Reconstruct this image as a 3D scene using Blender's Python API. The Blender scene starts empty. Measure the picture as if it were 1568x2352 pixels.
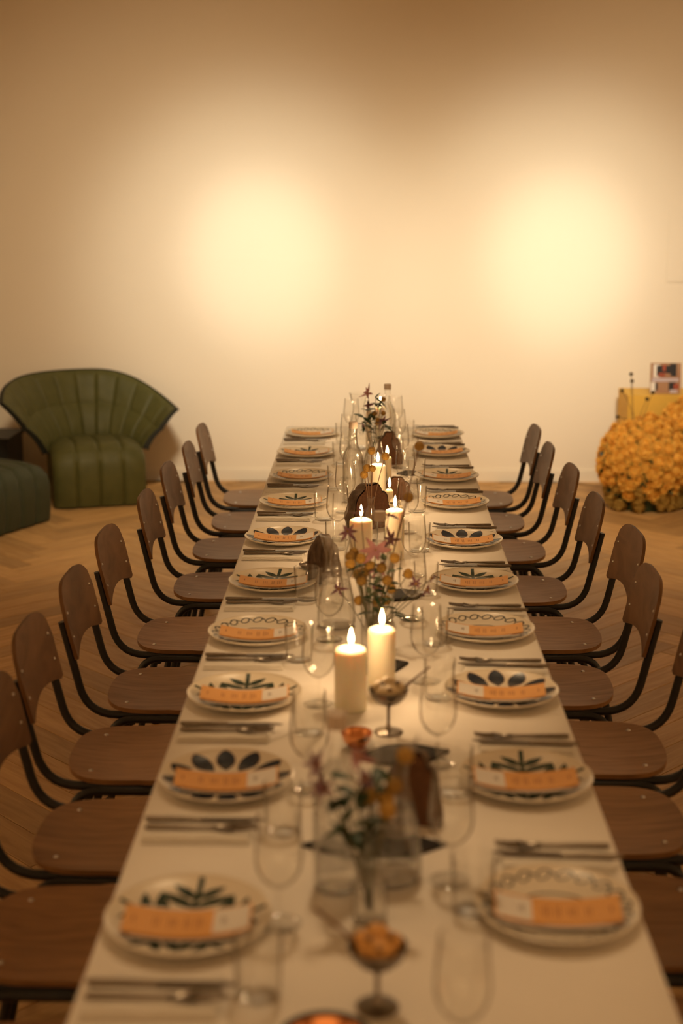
import bpy, bmesh, math, random
from mathutils import Vector, Matrix, noise
random.seed(7)
PI = math.pi
sc = bpy.context.scene
COL = sc.collection

# ------------------------------------------------------------------ camera
PITCH, YAW = math.radians(12.428), math.radians(1.1645)
TZ = 0.74                                   # table top
cam_data = bpy.data.cameras.new('camera')
cam = bpy.data.objects.new('camera', cam_data); COL.objects.link(cam)
cam.location = (0, 0, 1.805)
cam.rotation_euler = (PI/2 - PITCH, 0, YAW)
cam_data.sensor_fit = 'VERTICAL'; cam_data.sensor_height = 36; cam_data.lens = 50
cam_data.clip_start = 0.05; cam_data.clip_end = 60
cam_data.dof.use_dof = True; cam_data.dof.focus_distance = 4.55; cam_data.dof.aperture_fstop = 2.0
sc.camera = cam

# ------------------------------------------------------------------ world, exposure
w = bpy.data.worlds.new('world'); sc.world = w; w.use_nodes = True
w.node_tree.nodes['Background'].inputs[0].default_value = (1.0, 0.62, 0.30, 1)
w.node_tree.nodes['Background'].inputs[1].default_value = 0.01
vs = sc.view_settings
vs.view_transform = 'Standard'; vs.look = 'None'; vs.gamma = 1; vs.exposure = 0.0; vs.use_curve_mapping = False
try:
    sc.cycles.transparent_max_bounces = 32
    sc.cycles.max_bounces = 7; sc.cycles.diffuse_bounces = 4; sc.cycles.glossy_bounces = 3; sc.cycles.transmission_bounces = 6
    sc.cycles.sample_clamp_indirect = 6.0
    sc.cycles.caustics_reflective = False; sc.cycles.caustics_refractive = False
except Exception:
    pass

# ------------------------------------------------------------------ large lights: two wall spots, plus added fill spots
def aim(o, tgt):
    d = Vector(tgt) - o.location
    o.rotation_euler = d.to_track_quat('-Z', 'Y').to_euler()
def spot(name, loc, tgt, power, size, blend, color, soft=0.06):
    l = bpy.data.lights.new(name, 'SPOT'); l.energy = power; l.spot_size = math.radians(size); l.spot_blend = blend
    l.color = color; l.shadow_soft_size = soft
    o = bpy.data.objects.new(name, l); COL.objects.link(o); o.location = loc; aim(o, tgt)
    return o
WALLC, WARM = (1.0, 0.94, 0.76), (1.0, 0.68, 0.36)
for _x in (-0.71, 1.21):                    # the two pools on the far wall
    spot('wall_spot', (_x, 4.6, 3.45), (_x, 9.15, 1.44), 400, 15, 1.0, WALLC, 0.15)
    spot('wall_spot_halo', (_x, 4.6, 3.45), (_x, 9.15, 1.36), 650, 32, 1.0, WALLC, 0.32)
    spot('wall_spot_spill', (_x, 4.6, 3.45), (_x*1.5, 9.15, 0.45), 480, 68, 1.0, (1.0, 0.79, 0.50), 0.32)
for _y, _p in ((2.0, 90), (3.3, 114), (4.6, 122), (5.9, 108)):   # added fill lamps that brighten the table from above
    spot('table_fill_spot', (0.0, _y + 1.1, 3.45), (0.01, _y, 0.74), _p, 29, 1.0, WARM, 0.10)
for _x in (-1.6, 1.6):                      # added fill: unseen spots bounced off the wall behind the camera
    spot('front_fill_spot', (_x, 0.3, 3.45), (_x, -3.5, 1.7), 900, 70, 1.0, WARM)
for _s in (-1, 1):                          # more added fill, bounced off the side walls
    for _y in (1.2, 4.4):
        spot('side_fill_spot', (_s*1.9, _y, 3.45), (_s*4.2, _y, 1.5), 400, 75, 1.0, WARM)

# ------------------------------------------------------------------ materials
MATS = {}
def _mat(name):
    m = bpy.data.materials.new(name); m.use_nodes = True; MATS[name] = m
    nt = m.node_tree
    return m, nt, nt.nodes['Principled BSDF']
def pmat(name, c1, c2=None, stint=None, scale=8.0, detail=3.0, stretch=(1, 1, 1), rough=0.5, rough2=None, metal=0.0, bump=0.0, bscale=None,
         coat=0.0, sss=0.0, sss_r=(0.02, 0.008, 0.003), sheen=0.0, coords='Object', per=0.0, trans=0.0, ior=1.45, spec=0.5, dist=0.0):
    m, nt, p = _mat(name)
    N, Lk = nt.nodes, nt.links
    tc = N.new('ShaderNodeTexCoord'); mp = N.new('ShaderNodeMapping'); mp.inputs['Scale'].default_value = stretch
    Lk.new(tc.outputs[coords], mp.inputs[0])
    vec = mp.outputs[0]
    if per:                                   # every copy / plank takes its own piece of the grain
        oi = N.new('ShaderNodeObjectInfo'); ge = N.new('ShaderNodeNewGeometry')
        ad = N.new('ShaderNodeMath'); ad.operation = 'ADD'
        Lk.new(oi.outputs['Random'], ad.inputs[0]); Lk.new(ge.outputs['Random Per Island'], ad.inputs[1])
        mu = N.new('ShaderNodeMath'); mu.operation = 'MULTIPLY'; mu.inputs[1].default_value = 37.0
        Lk.new(ad.outputs[0], mu.inputs[0])
        va = N.new('ShaderNodeVectorMath'); va.operation = 'ADD'
        Lk.new(vec, va.inputs[0]); Lk.new(mu.outputs[0], va.inputs[1]); vec = va.outputs[0]
    nz = N.new('ShaderNodeTexNoise'); nz.inputs['Scale'].default_value = scale; nz.inputs['Detail'].default_value = detail
    nz.inputs['Distortion'].default_value = dist
    Lk.new(vec, nz.inputs['Vector'])
    c2 = c2 or tuple(x*0.85 for x in c1)
    cr = N.new('ShaderNodeValToRGB')
    cr.color_ramp.elements[0].position = 0.3; cr.color_ramp.elements[1].position = 0.7
    cr.color_ramp.elements[0].color = (*c1, 1); cr.color_ramp.elements[1].color = (*c2, 1)
    Lk.new(nz.outputs['Fac'], cr.inputs[0])
    out = cr.outputs[0]
    if per:
        fr = N.new('ShaderNodeMath'); fr.operation = 'FRACT'; Lk.new(ad.outputs[0], fr.inputs[0])
        mr = N.new('ShaderNodeMapRange'); mr.inputs[3].default_value = 1.0 - per; mr.inputs[4].default_value = 1.0 + per
        Lk.new(fr.outputs[0], mr.inputs[0])
        mx = N.new('ShaderNodeVectorMath'); mx.operation = 'SCALE'
        Lk.new(out, mx.inputs[0]); Lk.new(mr.outputs[0], mx.inputs['Scale']); out = mx.outputs[0]
    Lk.new(out, p.inputs['Base Color'])
    p.inputs['Roughness'].default_value = rough
    if rough2 is not None:
        mr2 = N.new('ShaderNodeMapRange'); mr2.inputs[3].default_value = rough; mr2.inputs[4].default_value = rough2
        Lk.new(nz.outputs['Fac'], mr2.inputs[0]); Lk.new(mr2.outputs[0], p.inputs['Roughness'])
    p.inputs['Metallic'].default_value = metal
    p.inputs['Coat Weight'].default_value = coat; p.inputs['Coat Roughness'].default_value = 0.25
    p.inputs['Specular IOR Level'].default_value = spec
    p.inputs['IOR'].default_value = ior
    if stint: p.inputs['Specular Tint'].default_value = (*stint, 1)
    p.inputs['Transmission Weight'].default_value = trans
    if sheen: p.inputs['Sheen Weight'].default_value = sheen
    if sss:
        p.inputs['Subsurface Weight'].default_value = sss; p.inputs['Subsurface Radius'].default_value = sss_r
        p.inputs['Subsurface Scale'].default_value = 1.0
    if bump:
        b = N.new('ShaderNodeBump'); b.inputs['Strength'].default_value = bump; b.inputs['Distance'].default_value = 0.01
        if bscale:
            n2 = N.new('ShaderNodeTexNoise'); n2.inputs['Scale'].default_value = bscale; n2.inputs['Detail'].default_value = 4
            Lk.new(vec, n2.inputs['Vector']); Lk.new(n2.outputs['Fac'], b.inputs['Height'])
        else:
            Lk.new(nz.outputs['Fac'], b.inputs['Height'])
        Lk.new(b.outputs[0], p.inputs['Normal'])
    return m
def glass(name, tint, ior=1.45, rough=0.0):
    """thin glass wall: lets light through, reflects by fresnel"""
    m, nt, p = _mat(name); N, Lk = nt.nodes, nt.links
    nt.nodes.remove(p)
    out = [n for n in N if n.type == 'OUTPUT_MATERIAL'][0]
    tr = N.new('ShaderNodeBsdfTransparent'); gl = N.new('ShaderNodeBsdfGlossy'); gl.inputs['Roughness'].default_value = rough
    gl.inputs['Color'].default_value = (1, 1, 1, 1)
    lw = N.new('ShaderNodeLayerWeight'); lw.inputs['Blend'].default_value = 0.5
    cr = N.new('ShaderNodeValToRGB')                       # rim tint: longer way through the wall, plus painted outline of refracted dark surroundings
    cr.color_ramp.elements[0].position = 0.52; cr.color_ramp.elements[0].color = (0.99, 0.99, 0.985, 1)
    cr.color_ramp.elements[1].position = 0.97; cr.color_ramp.elements[1].color = (*tint, 1)
    Lk.new(lw.outputs['Facing'], cr.inputs[0]); Lk.new(cr.outputs[0], tr.inputs['Color'])
    pw_ = N.new('ShaderNodeMath'); pw_.operation = 'POWER'; pw_.inputs[1].default_value = 5.0; Lk.new(lw.outputs['Facing'], pw_.inputs[0])
    f0 = ((ior-1)/(ior+1))**2
    fr = N.new('ShaderNodeMath'); fr.operation = 'MULTIPLY_ADD'; fr.inputs[1].default_value = 0.9 - f0; fr.inputs[2].default_value = f0
    Lk.new(pw_.outputs[0], fr.inputs[0])                   # the same from both sides of the thin wall
    nz = N.new('ShaderNodeTexNoise'); nz.inputs['Scale'].default_value = 18.0
    b = N.new('ShaderNodeBump'); b.inputs['Strength'].default_value = 0.03; b.inputs['Distance'].default_value = 0.01
    Lk.new(nz.outputs['Fac'], b.inputs['Height']); Lk.new(b.outputs[0], gl.inputs['Normal'])
    mx = N.new('ShaderNodeMixShader')
    Lk.new(fr.outputs[0], mx.inputs[0]); Lk.new(tr.outputs[0], mx.inputs[1]); Lk.new(gl.outputs[0], mx.inputs[2])
    Lk.new(mx.outputs[0], out.inputs[0])
    return m
def emit(name, col, strength):
    m, nt, p = _mat(name)
    p.inputs['Base Color'].default_value = (*col, 1); p.inputs['Emission Color'].default_value = (*col, 1)
    p.inputs['Emission Strength'].default_value = strength
    return m

pmat('plaster', (0.82, 0.72, 0.585), (0.805, 0.705, 0.57), scale=1.5, rough=0.85)
pmat('ceiling_paint', (0.80, 0.77, 0.70), rough=0.9)
pmat('trim_paint', (0.82, 0.73, 0.60), (0.79, 0.70, 0.575), rough=0.55, scale=3)
pmat('subfloor', (0.10, 0.06, 0.03), rough=0.9)
pmat('oak_plank', (0.56, 0.335, 0.135), (0.42, 0.235, 0.09), scale=3.0, detail=5, stretch=(1.6, 16, 1), rough=0.42, rough2=0.6, coords='UV', per=0.22, bump=0.05, dist=0.6)
pmat('cloth', (0.86, 0.80, 0.73), (0.82, 0.76, 0.69), scale=3, rough=0.9, bump=0.12, bscale=9, sheen=0.1)
pmat('napkin', (0.78, 0.73, 0.66), (0.74, 0.69, 0.61), scale=30, rough=0.9, bump=0.1, bscale=250)
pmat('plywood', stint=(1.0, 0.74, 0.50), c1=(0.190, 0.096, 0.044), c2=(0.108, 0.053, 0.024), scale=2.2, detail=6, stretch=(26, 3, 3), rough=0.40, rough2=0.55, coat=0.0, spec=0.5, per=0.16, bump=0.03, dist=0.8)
pmat('plywood_seat', stint=(1.0, 0.74, 0.50), c1=(0.34, 0.172, 0.072), c2=(0.21, 0.102, 0.042), scale=2.2, detail=6, stretch=(3, 22, 3), rough=0.40, rough2=0.52, coat=0.0, spec=0.5, per=0.14, bump=0.03, dist=0.8)  # lighter than the backs: reflected wall light partly put into the colour
pmat('black_steel', (0.010, 0.010, 0.011), (0.016, 0.016, 0.016), scale=40, rough=0.42)
pmat('screw_metal', (0.75, 0.73, 0.70), rough=0.3, metal=1.0)
pmat('porcelain', (0.76, 0.67, 0.54), (0.73, 0.64, 0.51), scale=12, rough=0.30, spec=0.4)
pmat('glaze_green', (0.010, 0.030, 0.020), (0.016, 0.042, 0.028), scale=60, rough=0.25)
pmat('glaze_blue', (0.010, 0.018, 0.036), (0.016, 0.028, 0.052), scale=60, rough=0.25)
pmat('glaze_rust', (0.22, 0.07, 0.02), rough=0.3)
pmat('glaze_line', (0.022, 0.028, 0.030), (0.035, 0.042, 0.044), scale=60, rough=0.3)
pmat('menu_orange', (0.74, 0.37, 0.115), (0.70, 0.34, 0.10), scale=8, rough=0.65)
pmat('menu_white', (0.76, 0.70, 0.64), (0.73, 0.67, 0.61), scale=20, rough=0.65)
pmat('menu_ink', (0.33, 0.13, 0.035), rough=0.7)
pmat('menu_dark', (0.11, 0.075, 0.06), (0.20, 0.14, 0.11), scale=300, rough=0.7)
pmat('cutlery_steel', (0.23, 0.19, 0.15), (0.17, 0.14, 0.11), scale=60, rough=0.30, metal=1.0)
pmat('pewter', (0.30, 0.26, 0.22), (0.20, 0.17, 0.14), scale=30, rough=0.28, metal=1.0)
pmat('copper', (0.85, 0.38, 0.16), (0.75, 0.30, 0.12), scale=25, rough=0.22, metal=1.0)
pmat('dark_glaze', (0.012, 0.016, 0.018), (0.02, 0.024, 0.026), scale=30, rough=0.22)
pmat('wax', (0.88, 0.80, 0.63), (0.86, 0.78, 0.61), scale=10, rough=0.45, sss=0.5, sss_r=(0.022, 0.014, 0.008))
pmat('wick', (0.03, 0.02, 0.015), rough=0.9)
emit('flame', (1.0, 0.72, 0.34), 26.0)
pmat('crust', (0.045, 0.025, 0.015), (0.17, 0.11, 0.07), scale=26, detail=6, rough=0.85, bump=0.7)
pmat('crumb', (0.16, 0.068, 0.030), (0.105, 0.045, 0.020), scale=90, detail=4, rough=0.8, bump=0.35)
pmat('slate', (0.020, 0.018, 0.017), (0.035, 0.030, 0.027), scale=30, rough=0.75, spec=0.2, bump=0.1)
pmat('cream_whip', (0.72, 0.58, 0.36), (0.66, 0.50, 0.29), scale=40, rough=0.5)
pmat('orange_whip', (0.70, 0.36, 0.10), (0.64, 0.31, 0.08), scale=40, rough=0.5)
pmat('spice', (0.075, 0.035, 0.012), (0.16, 0.07, 0.02), scale=120, rough=0.7)
pmat('craspedia', (0.40, 0.22, 0.035), (0.26, 0.14, 0.03), scale=160, detail=2, rough=0.8, bump=0.6, bscale=230, per=0.35)
pmat('craspedia_dark', (0.09, 0.055, 0.02), (0.05, 0.035, 0.015), scale=160, rough=0.8)
pmat('stem_green', (0.075, 0.085, 0.030), (0.11, 0.075, 0.03), scale=20, rough=0.6)
pmat('stem_brown', (0.20, 0.105, 0.05), (0.15, 0.08, 0.04), scale=20, rough=0.6)
pmat('petal_pink', (0.46, 0.21, 0.20), (0.33, 0.15, 0.17), scale=40, rough=0.6, sss=0.2, sss_r=(0.004, 0.002, 0.002))
pmat('petal_plum', (0.15, 0.062, 0.092), (0.24, 0.11, 0.13), scale=40, rough=0.6, sss=0.2, sss_r=(0.004, 0.002, 0.002))
pmat('petal_white', (0.55, 0.46, 0.30), (0.45, 0.36, 0.22), scale=40, rough=0.7)
pmat('leaf_dark', (0.018, 0.042, 0.016), (0.035, 0.065, 0.028), scale=30, rough=0.45)
pmat('leaf_sage', (0.12, 0.15, 0.085), (0.08, 0.105, 0.055), scale=30, rough=0.6)
pmat('mum_yellow', (0.93, 0.57, 0.12), (0.88, 0.48, 0.08), scale=14, rough=0.75, per=0.12, sss=0.15, sss_r=(0.01, 0.005, 0.001))
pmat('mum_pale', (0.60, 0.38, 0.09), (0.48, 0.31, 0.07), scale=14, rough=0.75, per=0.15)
pmat('plinth_yellow', (0.74, 0.44, 0.07), (0.70, 0.41, 0.06), scale=4, rough=0.7)
pmat('green_leather', (0.094, 0.090, 0.026), (0.076, 0.074, 0.020), scale=14, detail=4, rough=0.50, rough2=0.62, spec=0.35, bump=0.06, bscale=220)
pmat('green_fabric', (0.042, 0.050, 0.024), (0.032, 0.040, 0.018), scale=14, rough=0.6, bump=0.05, bscale=220)
pmat('dark_edge', (0.012, 0.014, 0.009), rough=0.6)
pmat('black_lacquer', (0.006, 0.007, 0.006), rough=0.5)
pmat('cap_white', (0.62, 0.50, 0.40), rough=0.5)
pmat('table_wood', (0.30, 0.20, 0.11), (0.24, 0.15, 0.08), scale=6, stretch=(10, 1, 1), rough=0.6)
pmat('photo_brown', (0.34, 0.17, 0.09), (0.42, 0.24, 0.13), scale=14, rough=0.5)
pmat('photo_red', (0.40, 0.07, 0.03), (0.22, 0.05, 0.02), scale=30, rough=0.5)
pmat('photo_black', (0.018, 0.016, 0.018), rough=0.5)
pmat('photo_lilac', (0.55, 0.46, 0.50), rough=0.5)
glass('clear_glass', (0.50, 0.48, 0.42))
glass('thin_glass', (0.56, 0.53, 0.47), ior=1.52)
glass('smoke_glass', (0.05, 0.05, 0.04))
# water: refracts, and passes part of the light straight on
mw, ntw, pw = _mat('water')
pw.inputs['Base Color'].default_value = (0.97, 0.98, 0.96, 1); pw.inputs['Transmission Weight'].default_value = 1.0
pw.inputs['Roughness'].default_value = 0.0; pw.inputs['IOR'].default_value = 1.33
_tr = ntw.nodes.new('ShaderNodeBsdfTransparent'); _mx = ntw.nodes.new('ShaderNodeMixShader'); _mx.inputs[0].default_value = 0.55
_o = [n for n in ntw.nodes if n.type == 'OUTPUT_MATERIAL'][0]
ntw.links.new(pw.outputs[0], _mx.inputs[1]); ntw.links.new(_tr.outputs[0], _mx.inputs[2]); ntw.links.new(_mx.outputs[0], _o.inputs[0])

# ------------------------------------------------------------------ mesh helpers
class MB:
    def __init__(s): s.v, s.f, s.uv = [], [], None
    def add(s, vs, fs):
        o = len(s.v); s.v += [tuple(x) for x in vs]; s.f += [tuple(i + o for i in f) for f in fs]; return s
    def box(s, lo, hi, mtx=None):
        (a, b, c), (d, e, f) = lo, hi
        vs = [(a,b,c),(d,b,c),(d,e,c),(a,e,c),(a,b,f),(d,b,f),(d,e,f),(a,e,f)]
        if mtx is not None: vs = [mtx @ Vector(q) for q in vs]
        return s.add(vs, [(0,3,2,1),(4,5,6,7),(0,1,5,4),(1,2,6,5),(2,3,7,6),(3,0,4,7)])
    def lathe(s, prof, seg=28, c=(0, 0, 0), mtx=None, closed=False):
        vs, rows = [], []
        for r, z in prof:
            if r < 1e-6: rows.append([len(vs)]); vs.append((c[0], c[1], c[2] + z))
            else:
                rows.append(list(range(len(vs), len(vs) + seg)))
                vs += [(c[0] + r*math.cos(2*PI*k/seg), c[1] + r*math.sin(2*PI*k/seg), c[2] + z) for k in range(seg)]
        fs = []
        pairs = list(zip(rows, rows[1:])) + ([(rows[-1], rows[0])] if closed else [])
        for A, B in pairs:
            for k in range(seg):
                k2 = (k + 1) % seg
                if len(A) == 1 and len(B) == 1: continue
                if len(A) == 1: fs.append((A[0], B[k2], B[k]))
                elif len(B) == 1: fs.append((A[k], A[k2], B[0]))
                else: fs.append((A[k], A[k2], B[k2], B[k]))
        if mtx is not None: vs = [mtx @ Vector(q) for q in vs]
        return s.add(vs, fs)
    def tube(s, pts, rad, seg=8, cap=True):
        pts = [Vector(p) for p in pts]; n = len(pts)
        rads = rad if isinstance(rad, (list, tuple)) else [rad]*n
        tang = [(pts[min(i+1, n-1)] - pts[max(i-1, 0)]).normalized() for i in range(n)]
        ref = Vector((0, 0, 1)) if abs(tang[0].z) < 0.9 else Vector((0, 1, 0))
        u = tang[0].cross(ref).normalized(); vs, fs = [], []
        for i in range(n):
            u = (u - tang[i]*u.dot(tang[i])).normalized(); v = tang[i].cross(u)
            vs += [pts[i] + (u*math.cos(2*PI*k/seg) + v*math.sin(2*PI*k/seg))*rads[i] for k in range(seg)]
        for i in range(n - 1):
            for k in range(seg):
                k2 = (k + 1) % seg
                fs.append((i*seg+k, i*seg+k2, (i+1)*seg+k2, (i+1)*seg+k))
        if cap:
            fs.append(tuple(range(seg))[::-1]); fs.append(tuple((n-1)*seg + k for k in range(seg)))
        return s.add(vs, fs)
    def grid(s, fn, nu, nv, flip=False):
        vs = [fn(i/nu, j/nv) for i in range(nu+1) for j in range(nv+1)]
        fs = []
        for i in range(nu):
            for j in range(nv):
                q = (i*(nv+1)+j, (i+1)*(nv+1)+j, (i+1)*(nv+1)+j+1, i*(nv+1)+j+1)
                fs.append(q[::-1] if flip else q)
        return s.add(vs, fs)
    def sheet(s, fn, th, nu, nv):
        """closed slab: fn(u,v) -> (point, normal)"""
        P = [[fn(i/nu, j/nv) for j in range(nv+1)] for i in range(nu+1)]
        vs = [P[i][j][0] for i in range(nu+1) for j in range(nv+1)] + [P[i][j][0] - P[i][j][1]*th for i in range(nu+1) for j in range(nv+1)]
        W = nv + 1; K = (nu+1)*W; fs = []
        for i in range(nu):
            for j in range(nv):
                a, b, c, d = i*W+j, (i+1)*W+j, (i+1)*W+j+1, i*W+j+1
                fs.append((a, b, c, d)); fs.append((K+d, K+c, K+b, K+a))
        for i in range(nu):
            a, b = i*W, (i+1)*W; fs.append((a, K+a, K+b, b)); a, b = i*W+nv, (i+1)*W+nv; fs.append((b, K+b, K+a, a))
        for j in range(nv):
            a, b = j, j+1; fs.append((b, K+b, K+a, a)); a, b = nu*W+j, nu*W+j+1; fs.append((a, K+a, K+b, b))
        return s.add(vs, fs)
    def mesh(s, name, mat, smooth=True, angle=40):
        me = bpy.data.meshes.new(name); me.from_pydata(s.v, [], s.f); me.validate(); me.update()
        me.materials.append(MATS[mat])
        if smooth:
            me.polygons.foreach_set('use_smooth', [True]*len(me.polygons))
            try: me.set_sharp_from_angle(angle=math.radians(angle))
            except Exception: pass
        return me
    def build(s, name, mat, parent=None, smooth=True, angle=40):
        return link(name, s.mesh(name, mat, smooth, angle), parent)
def link(name, me, parent=None):
    o = bpy.data.objects.new(name, me); COL.objects.link(o)
    if parent is not None: o.parent = parent
    return o
def tag(o, label, cat, group=None):
    o['label'] = label; o['category'] = cat
    if group: o['group'] = group
    return o
def thing(name, label, cat, loc=(0, 0, 0), rz=0.0, group=None):
    o = bpy.data.objects.new(name, None); COL.objects.link(o); o.empty_display_size = 0.05
    o.location = loc; o.rotation_euler = (0, 0, rz)
    return tag(o, label, cat, group)
def struct(o):
    o['kind'] = 'structure'; return o
def dup(root, label, loc=None, rz=None, group=None):
    r = root.copy(); COL.objects.link(r)
    for ch in list(root.children):
        c = ch.copy(); COL.objects.link(c); c.parent = r
        for g in list(ch.children):
            d = g.copy(); COL.objects.link(d); d.parent = c
    if loc is not None: r.location = loc
    if rz is not None: r.rotation_euler = (0, 0, rz)
    r['label'] = label
    if group: r['group'] = group
    return r
ORD = ['', 'first', 'second', 'third', 'fourth', 'fifth', 'sixth', 'seventh', 'eighth', 'ninth', 'tenth', 'eleventh', 'twelfth', 'thirteenth', 'fourteenth', 'fifteenth', 'sixteenth']
def bez(p0, p1, p2, n=10):
    p0, p1, p2 = Vector(p0), Vector(p1), Vector(p2)
    return [p0*(1-t)**2 + p1*2*t*(1-t) + p2*t*t for t in [i/n for i in range(n+1)]]
def smooth_path(pts, r=0.05, n=5):
    """polyline with rounded corners"""
    pts = [Vector(p) for p in pts]; out = [pts[0]]
    for a, b, c in zip(pts, pts[1:], pts[2:]):
        ra = min(r, (b-a).length*0.49); rc = min(r, (c-b).length*0.49)
        out += bez(b + (a-b).normalized()*ra, b, b + (c-b).normalized()*rc, n)
    return out + [pts[-1]]

# ------------------------------------------------------------------ the room
XL, XR, YN, YF, ZC = -4.2, 4.2, -3.5, 9.15, 3.6
struct(MB().box((XL, YN, -0.12), (XR, YF, -0.012)).build('floor', 'subfloor', smooth=False))
FLOOR = bpy.data.objects['floor']
struct(MB().box((XL-.15, YF, -0.12), (XR+.15, YF+.15, ZC+.1)).build('wall_back', 'plaster', smooth=False))
struct(MB().box((XL-.15, YN, -0.12), (XL, YF, ZC+.1)).build('wall_left', 'plaster', smooth=False))
struct(MB().box((XR, YN, -0.12), (XR+.15, YF, ZC+.1)).build('wall_right', 'plaster', smooth=False))
struct(MB().box((XL-.15, YN-.15, -0.12), (XR+.15, YN, ZC+.1)).build('wall_front', 'plaster', smooth=False))
struct(MB().box((XL, YN, ZC), (XR, YF, ZC+.1)).build('ceiling', 'ceiling_paint', smooth=False))
def baseboard(name, lo, hi, inward):
    b = MB(); b.box(lo, (hi[0], hi[1], hi[2]-.012))
    l2 = list(lo); h2 = list(hi); l2[2] = hi[2]-.012
    if inward == 'y-': l2[1] += .004
    if inward == 'x+': h2[0] -= .004
    if inward == 'x-': l2[0] += .004
    b.box(l2, h2)
    return struct(b.build(name, 'trim_paint', smooth=False))
baseboard('baseboard_back', (XL, YF-.016, 0), (XR, YF, .078), 'y-')
baseboard('baseboard_left', (XL, YN, 0), (XL+.016, YF-.016, .078), 'x+')
baseboard('baseboard_right', (XR-.016, YN, 0), (XR, YF-.016, .078), 'x-')
# flush service panel with a shadow line at the right of the far wall
b = MB(); px0, px1, pz0, pz1 = 1.865, 2.32, 1.285, 1.745
b.box((px0+.006, YF-.005, pz0+.006), (px1-.006, YF, pz1-.006))
hatch = b.build('wall_panel', 'plaster', smooth=False)
tag(hatch, 'flush cream service panel on the far wall above the yellow flowers', 'panel')
b = MB()
for lo, hi in [((px0, YF-.003, pz0), (px0+.004, YF, pz1)), ((px1-.004, YF-.003, pz0), (px1, YF, pz1)),
               ((px0+.004, YF-.003, pz0), (px1-.004, YF, pz0+.004)), ((px0+.004, YF-.003, pz1-.004), (px1-.004, YF, pz1))]:
    b.box(lo, hi)
b.build('frame', 'trim_paint', hatch, smooth=False)

# herringbone oak planks, laid at 45 degrees
PL, PW, GAP = 0.60, 0.12, 0.0010
def plank_mesh():
    b = MB(); x, y, h, e = PL/2-GAP, PW/2-GAP, 0.0, 0.0016
    vs = [(-x,-y,-.012),(x,-y,-.012),(x,y,-.012),(-x,y,-.012),(-x,-y,-e),(x,-y,-e),(x,y,-e),(-x,y,-e),
          (-x+e,-y+e,h),(x-e,-y+e,h),(x-e,y-e,h),(-x+e,y-e,h)]
    fs = [(0,1,5,4),(1,2,6,5),(2,3,7,6),(3,0,4,7),(4,5,9,8),(5,6,10,9),(6,7,11,10),(7,4,8,11),(8,9,10,11)]
    return vs, fs
PV, PF = plank_mesh()
def set_uv(me, uvs):
    ul = me.uv_layers.new(name='UVMap')
    for lp in me.loops: ul.data[lp.index].uv = uvs[lp.vertex_index]
spots = []
c45 = math.sqrt(0.5)
for k in range(-80, 80):
    for m in range(-12, 12):
        for typ in (0, 1):
            p, q = k*PW + m*PL, k*PW - m*PL
            if typ == 0: cp, cq, ang = p + PL/2, q + PW/2, 0.0
            else: cp, cq, ang = p + PW/2, q + PW + PL/2, PI/2
            X, Y = (cp - cq)*c45, (cp + cq)*c45 + 2.0
            if XL + .22 < X < XR - .22 and YN + .22 < Y < YF - .22: spots.append((X, Y, ang + PI/4))
            elif XL - .3 < X < XR + .3 and YN - .3 < Y < YF + .3: spots.append((X, Y, ang + PI/4 + 100))
def plank_show(s):
    X, Y, a = s
    if a > 50 or Y < 2.3 or X < -0.27*Y - 0.15 or X > 0.225*Y + 0.15: return 0
    if abs(X) < 0.36 and Y < 6.6: return 0
    return 1.0/(Y*Y)
order = sorted(spots, key=plank_show, reverse=True)
pme = bpy.data.meshes.new('plank'); pme.from_pydata(PV, [], PF); pme.materials.append(MATS['oak_plank']); set_uv(pme, [(v[0], v[1]) for v in PV])
rest = MB(); ruv = []
for i, (X, Y, a) in enumerate(order):
    if i < 300 and plank_show((X, Y, a)) > 0:
        o = link('plank', pme, FLOOR); o.location = (X, Y, 0); o.rotation_euler = (0, 0, a)
    else:
        aa = a - 100 if a > 50 else a
        ca, sa = math.cos(aa), math.sin(aa); off = (random.random()*9, random.random()*9)
        vs = [(X + v[0]*ca - v[1]*sa, Y + v[0]*sa + v[1]*ca, v[2]) for v in PV]
        if a > 50:      # cut at the walls
            vs = [(min(max(v[0], XL), XR), min(max(v[1], YN), YF), v[2]) for v in vs]
        rest.add(vs, PF); ruv += [(v[0] + off[0], v[1] + off[1]) for v in PV]
ro = rest.build('plank_field', 'oak_plank', FLOOR, smooth=False); set_uv(ro.data, ruv); ro['kind'] = 'stuff'

# ------------------------------------------------------------------ table and cloth
TX0, TX1, TY0, TY1 = -0.397, 0.414, 0.95, 6.72
tb = thing('banquet_table', 'long narrow banquet table hidden under the white tablecloth', 'table', (0.008, 3.8, 0))
b = MB(); b.box((TX0+.004-.008, TY0+.004-3.8, TZ-.034), (TX1-.004-.008, TY1-.004-3.8, TZ-.004)); b.build('tabletop', 'table_wood', tb, smooth=False)
for y in (-2.75, -1.0, .9, 2.75):
    for x in (-.33, .33):
        b = MB(); b.lathe([(0, 0), (.016, 0), (.016, TZ-.034), (0, TZ-.034)], 12, (x, y, 0)); b.build('leg', 'black_steel', tb)
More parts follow.
